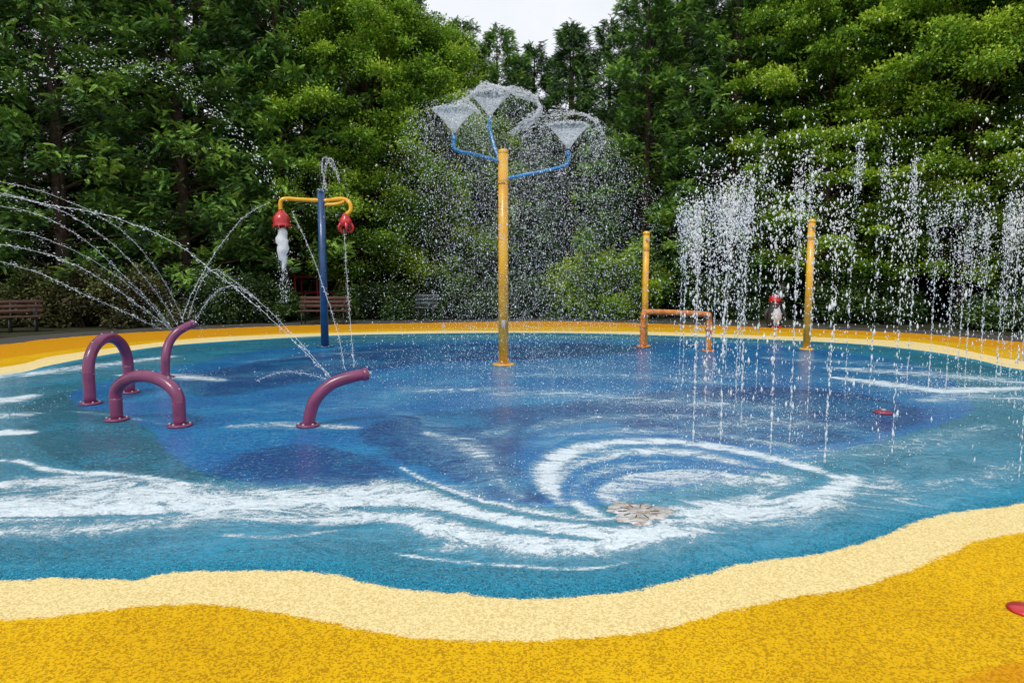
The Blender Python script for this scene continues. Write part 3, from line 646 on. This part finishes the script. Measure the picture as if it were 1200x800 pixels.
for c in nozz:
    b = MB(); hh = .36; Rt = .32; sg = 60; ring = []
    for i in range(9):
        t = i/8; ring.append((.03+(Rt-.03)*t**1.15, hh*t))
    V = [(c[0]+r_*math.cos(2*math.pi*k/sg), c[1]+r_*math.sin(2*math.pi*k/sg), c[2]+z_+.02*math.sin(k*2.3)*(z_/hh)**2) for r_, z_ in ring for k in range(sg)]
    F = [(i*sg+k, i*sg+(k+1) % sg, (i+1)*sg+(k+1) % sg, (i+1)*sg+k) for i in range(8) for k in range(sg)]
    b.add(V, F); link("water_cone", b.mesh("water_cone", [m_film]))
    n = 900; a = np.round(R.rand(n)*26)/26*6.283; t = R.rand(n); rr = .03+(Rt-.03)*t**1.15; P = np.stack([c[0]+rr*np.cos(a), c[1]+rr*np.sin(a), c[2]+hh*t], 1)
    D.add(P, rsz(n, .004, .3), np.stack([np.cos(a), np.sin(a), np.full(n, 1.1)], 1), 6)
    n = 500; a = R.rand(n)*6.283; D.add(np.stack([c[0]+Rt*(1+R.normal(0, .05, n))*np.cos(a), c[1]+Rt*(1+R.normal(0, .05, n))*np.sin(a), c[2]+hh+R.normal(0, .015, n)], 1), rsz(n, .006), np.stack([-np.sin(a), np.cos(a), 0*a], 1), 2.5)
    n = 9500; fa = R.rand(70)*6.283; fv = R.uniform(.15, 1.5, 70); fz = R.uniform(.3, 1.4, 70); fi = R.randint(0, 70, n); loose = R.rand(n) < .75
    a = np.where(loose, R.rand(n)*6.283, fa[fi]+R.normal(0, .03, n)); v = np.where(loose, R.uniform(.3, 1.9, n), fv[fi]*(1+R.normal(0, .04, n))); vz = np.where(loose, R.uniform(.2, 1.4, n), fz[fi]); t = np.where(loose, .25+.95*R.rand(n), .6*R.rand(n))
    P = np.stack([c[0]+(Rt*.9+v*t)*np.cos(a), c[1]+(Rt*.9+v*t)*np.sin(a), c[2]+hh+vz*t-4.9*t*t], 1)
    D.add(P, rsz(n, .0032, .45), np.stack([v*np.cos(a), v*np.sin(a), vz-9.8*t], 1), 1.9)
def strand(pts, r=.004, n=60, jit=.02, sz=.005, st=3.0, core=True):
    P = catmull([at(*q) for q in pts], 10); L = np.r_[0, np.cumsum(np.linalg.norm(np.diff(P, axis=0), axis=1))]
    s = R.rand(n)*L[-1]; Q = np.stack([np.interp(s, L, P[:, k]) for k in range(3)], 1); Tn = np.stack([np.interp(s, L, np.gradient(P, axis=0)[:, k]) for k in range(3)], 1)
    return Q+R.normal(0, 1, Q.shape)*jit, rsz(n, sz), Tn, st
for k in range(22):
    a = k*.35; dd = .3+.1*math.sin(a*3)
    D.add(*strand([(545+k*.9, 116-k*.9, D0+dd), (572, 105-k*.4, D0+dd), (605, 102+k*.5, D0+dd-.2), (627+k*.4, 113+k*.7, D0), (632-k*.8, 130+k, D0-.2), (615-k, 138+k, D0-.3)], n=120, jit=.012, sz=.0036, st=5))
for k in range(14):
    D.add(*strand([(612, 165-k*2, D0-.3), (628, 148-k*1.5, D0-.3), (650, 140-k, D0-.3), (682+k, 132+k*.6, D0-.3), (700+k*.7, 140+k*2, D0-.2), (694, 152+k*3, D0-.2)], n=80, jit=.015, sz=.0036, st=4))
for k in range(10):
    D.add(*strand([(514+k*3, 136, D0-.4), (520+k*3, 126-k, D0-.4), (548, 124-k, D0-.3), (562, 132, D0-.2)], n=70, jit=.012, sz=.0036, st=4))
n = 17000; a = R.rand(n)*6.283; q = R.rand(n)**.6*2.1; P = np.stack([.5+q*np.cos(a), D0+q*np.sin(a), (R.rand(n)**.8)*4.2*(1-.25*(q/2)**2)], 1)
D.add(P, rsz(n, .0027, .45), (0, 0, 1), 2.8)
n = 3600; a = R.rand(n)*6.283; q = R.rand(n)**.6*2.8; D.add(np.stack([.6+q*np.cos(a)*1.3, D0-.6+q*np.sin(a), .015+R.exponential(.05, n)], 1), rsz(n, .004), (0, 0, 1), 1)
D.make("tower_spray")
D = Drops()
for (cx, cy), sx, sy, n, zz in [(gnd(760, 560), 1.2, .5, 1200, .02), (gnd(700, 470), 2.0, .8, 1600, .05), (gnd(880, 490), 1.8, 1.2, 2600, .06), (gnd(1100, 455), 1.6, .8, 1300, .05), (gnd(200, 442), .7, .5, 400, .05), (gnd(10, 480), .6, .8, 300, .05), (gnd(300, 590), 1.8, .3, 700, .012)]:
    D.add(np.stack([cx+R.normal(0, sx*.6, n), cy+R.normal(0, sy*.6, n), .014+R.exponential(zz, n)], 1), rsz(n, .0030), (0, 0, 1), 1)
D.make("ground_splash")
D = Drops()
for jj in range(3):
    D.add(*strand([(-20, 112+jj*3, 8.5), (60, 84+jj*3, 8.6), (130, 73+jj*3, 8.7), (190, 85+jj*3, 8.8), (250, 130, 8.9), (295, 175, 9), (326, 232, 9.1)], n=150, jit=.05, sz=.005, st=1.8))
D.add(*strand([(-20, 60, 8.5), (60, 60, 8.6), (140, 55, 8.7), (210, 85, 8.8), (260, 140, 8.9)], n=320, jit=.2, sz=.0042, st=1.5))
arcs = [([(-40, 215, 7.6), (50, 238, 7.6), (130, 254, 7.7), (200, 282, 7.7), (250, 318, 7.8), (300, 358, 7.8), (345, 400, 7.8), (388, 442, 7.8)], .003),
        ([(-40, 236, 9.5), (40, 250, 9.8), (100, 282, 10), (150, 328, 10.4), (180, 358, 10.8), (202, 386, 11)], .0026),
        ([(-40, 222, 9.5), (60, 242, 9.8), (130, 284, 10), (170, 326, 10.4), (190, 352, 10.8), (210, 384, 11)], .0026),
        ([(-40, 205, 9.5), (60, 228, 9.8), (140, 268, 10), (185, 318, 10.4), (204, 352, 10.8), (216, 380, 11)], .0022),
        ([(-40, 262, 9.5), (40, 275, 9.8), (110, 306, 10), (165, 346, 10.4), (198, 384, 11)], .0022),
        ([(-40, 280, 9.5), (50, 296, 9.8), (110, 322, 10), (160, 356, 10.4), (200, 386, 11)], .003),
        ([(-40, 296, 9.5), (40, 318, 9.8), (100, 345, 10), (160, 372, 10.4), (190, 386, 11)], .0026),
        ([(213, 378, 11), (222, 350, 11.3), (250, 300, 12), (285, 255, 13), (315, 238, 14)], .003),
        ([(220, 374, 11), (236, 330, 11), (250, 316, 11), (270, 326, 10), (320, 368, 9), (388, 442, 7.8)], .0026),
        ([(228, 376, 11), (250, 345, 11), (275, 335, 11), (300, 350, 11)], .0022),
        ([(342, 248, 14.6), (362, 290, 13), (382, 345, 12), (397, 395, 11), (404, 432, 10)], .0035),
        ([(403, 268, 15), (407, 330, 13), (411, 385, 12), (415, 430, 11)], .0035),
        ([(300, 446, 9), (330, 436, 9), (360, 438, 8.6), (388, 446, 8.2)], .002),
        ([(378, 224, 15), (383, 192, 15), (390, 188, 15), (398, 215, 15)], .003),
        ([(383, 224, 15), (377, 195, 15), (382, 184, 15), (392, 200, 15)], .003)]
core = MB()
for pts, rr in arcs:
    P = catmull([at(*q) for q in pts], 8); P = P+R.normal(0, .004, P.shape); core.tube(P, rr*.75, 5, 0)
    D.add(*strand(pts, n=260, jit=.016, sz=rr*1.3, st=2.5)); D.add(*strand(pts, n=80, jit=.07, sz=rr*1.2, st=1.5))
n = 260; P = np.array([at(R.uniform(340, 412), R.uniform(190, 260), 15+R.normal(0, .3)) for _ in range(n)]); D.add(P, rsz(n, .004), (0, 0, 1), 2)
n = 300; P = np.array([at(R.uniform(190, 290), R.uniform(310, 395), R.uniform(10, 12)) for _ in range(n)]); D.add(P, rsz(n, .0035), (0, 0, 1), 1.6)
D.make("water_arcs")
link("water_streams", core.mesh("water_streams", [m_wat]))
b = MB(); cc = at(330, 268, D1-.3); P = []; rad = []
for k in range(14):
    t = k/13; P.append(cc+np.array([.015*math.sin(k*1.4)+.02*t, 0, -.9*t])); rad.append((.05+.075*math.sin(math.pi*min(1, t*1.25+.05))**.8+.015*math.sin(k*2.2))*(1 if t < .9 else .55))
b.tube(P, rad, 16)
V = np.array(b.v); V += R.normal(0, .008, V.shape); b.v = [tuple(v) for v in V]
link("bucket_water", b.mesh("bucket_water", [m_wat]))
D = Drops(); n = 400; t = R.rand(n); D.add(np.stack([cc[0]+R.normal(0, .08, n), cc[1]+R.normal(0, .09, n), cc[2]-t*1.6], 1), rsz(n, .005), (0, 0, 1), 2.5)
D.make("bucket_drops")
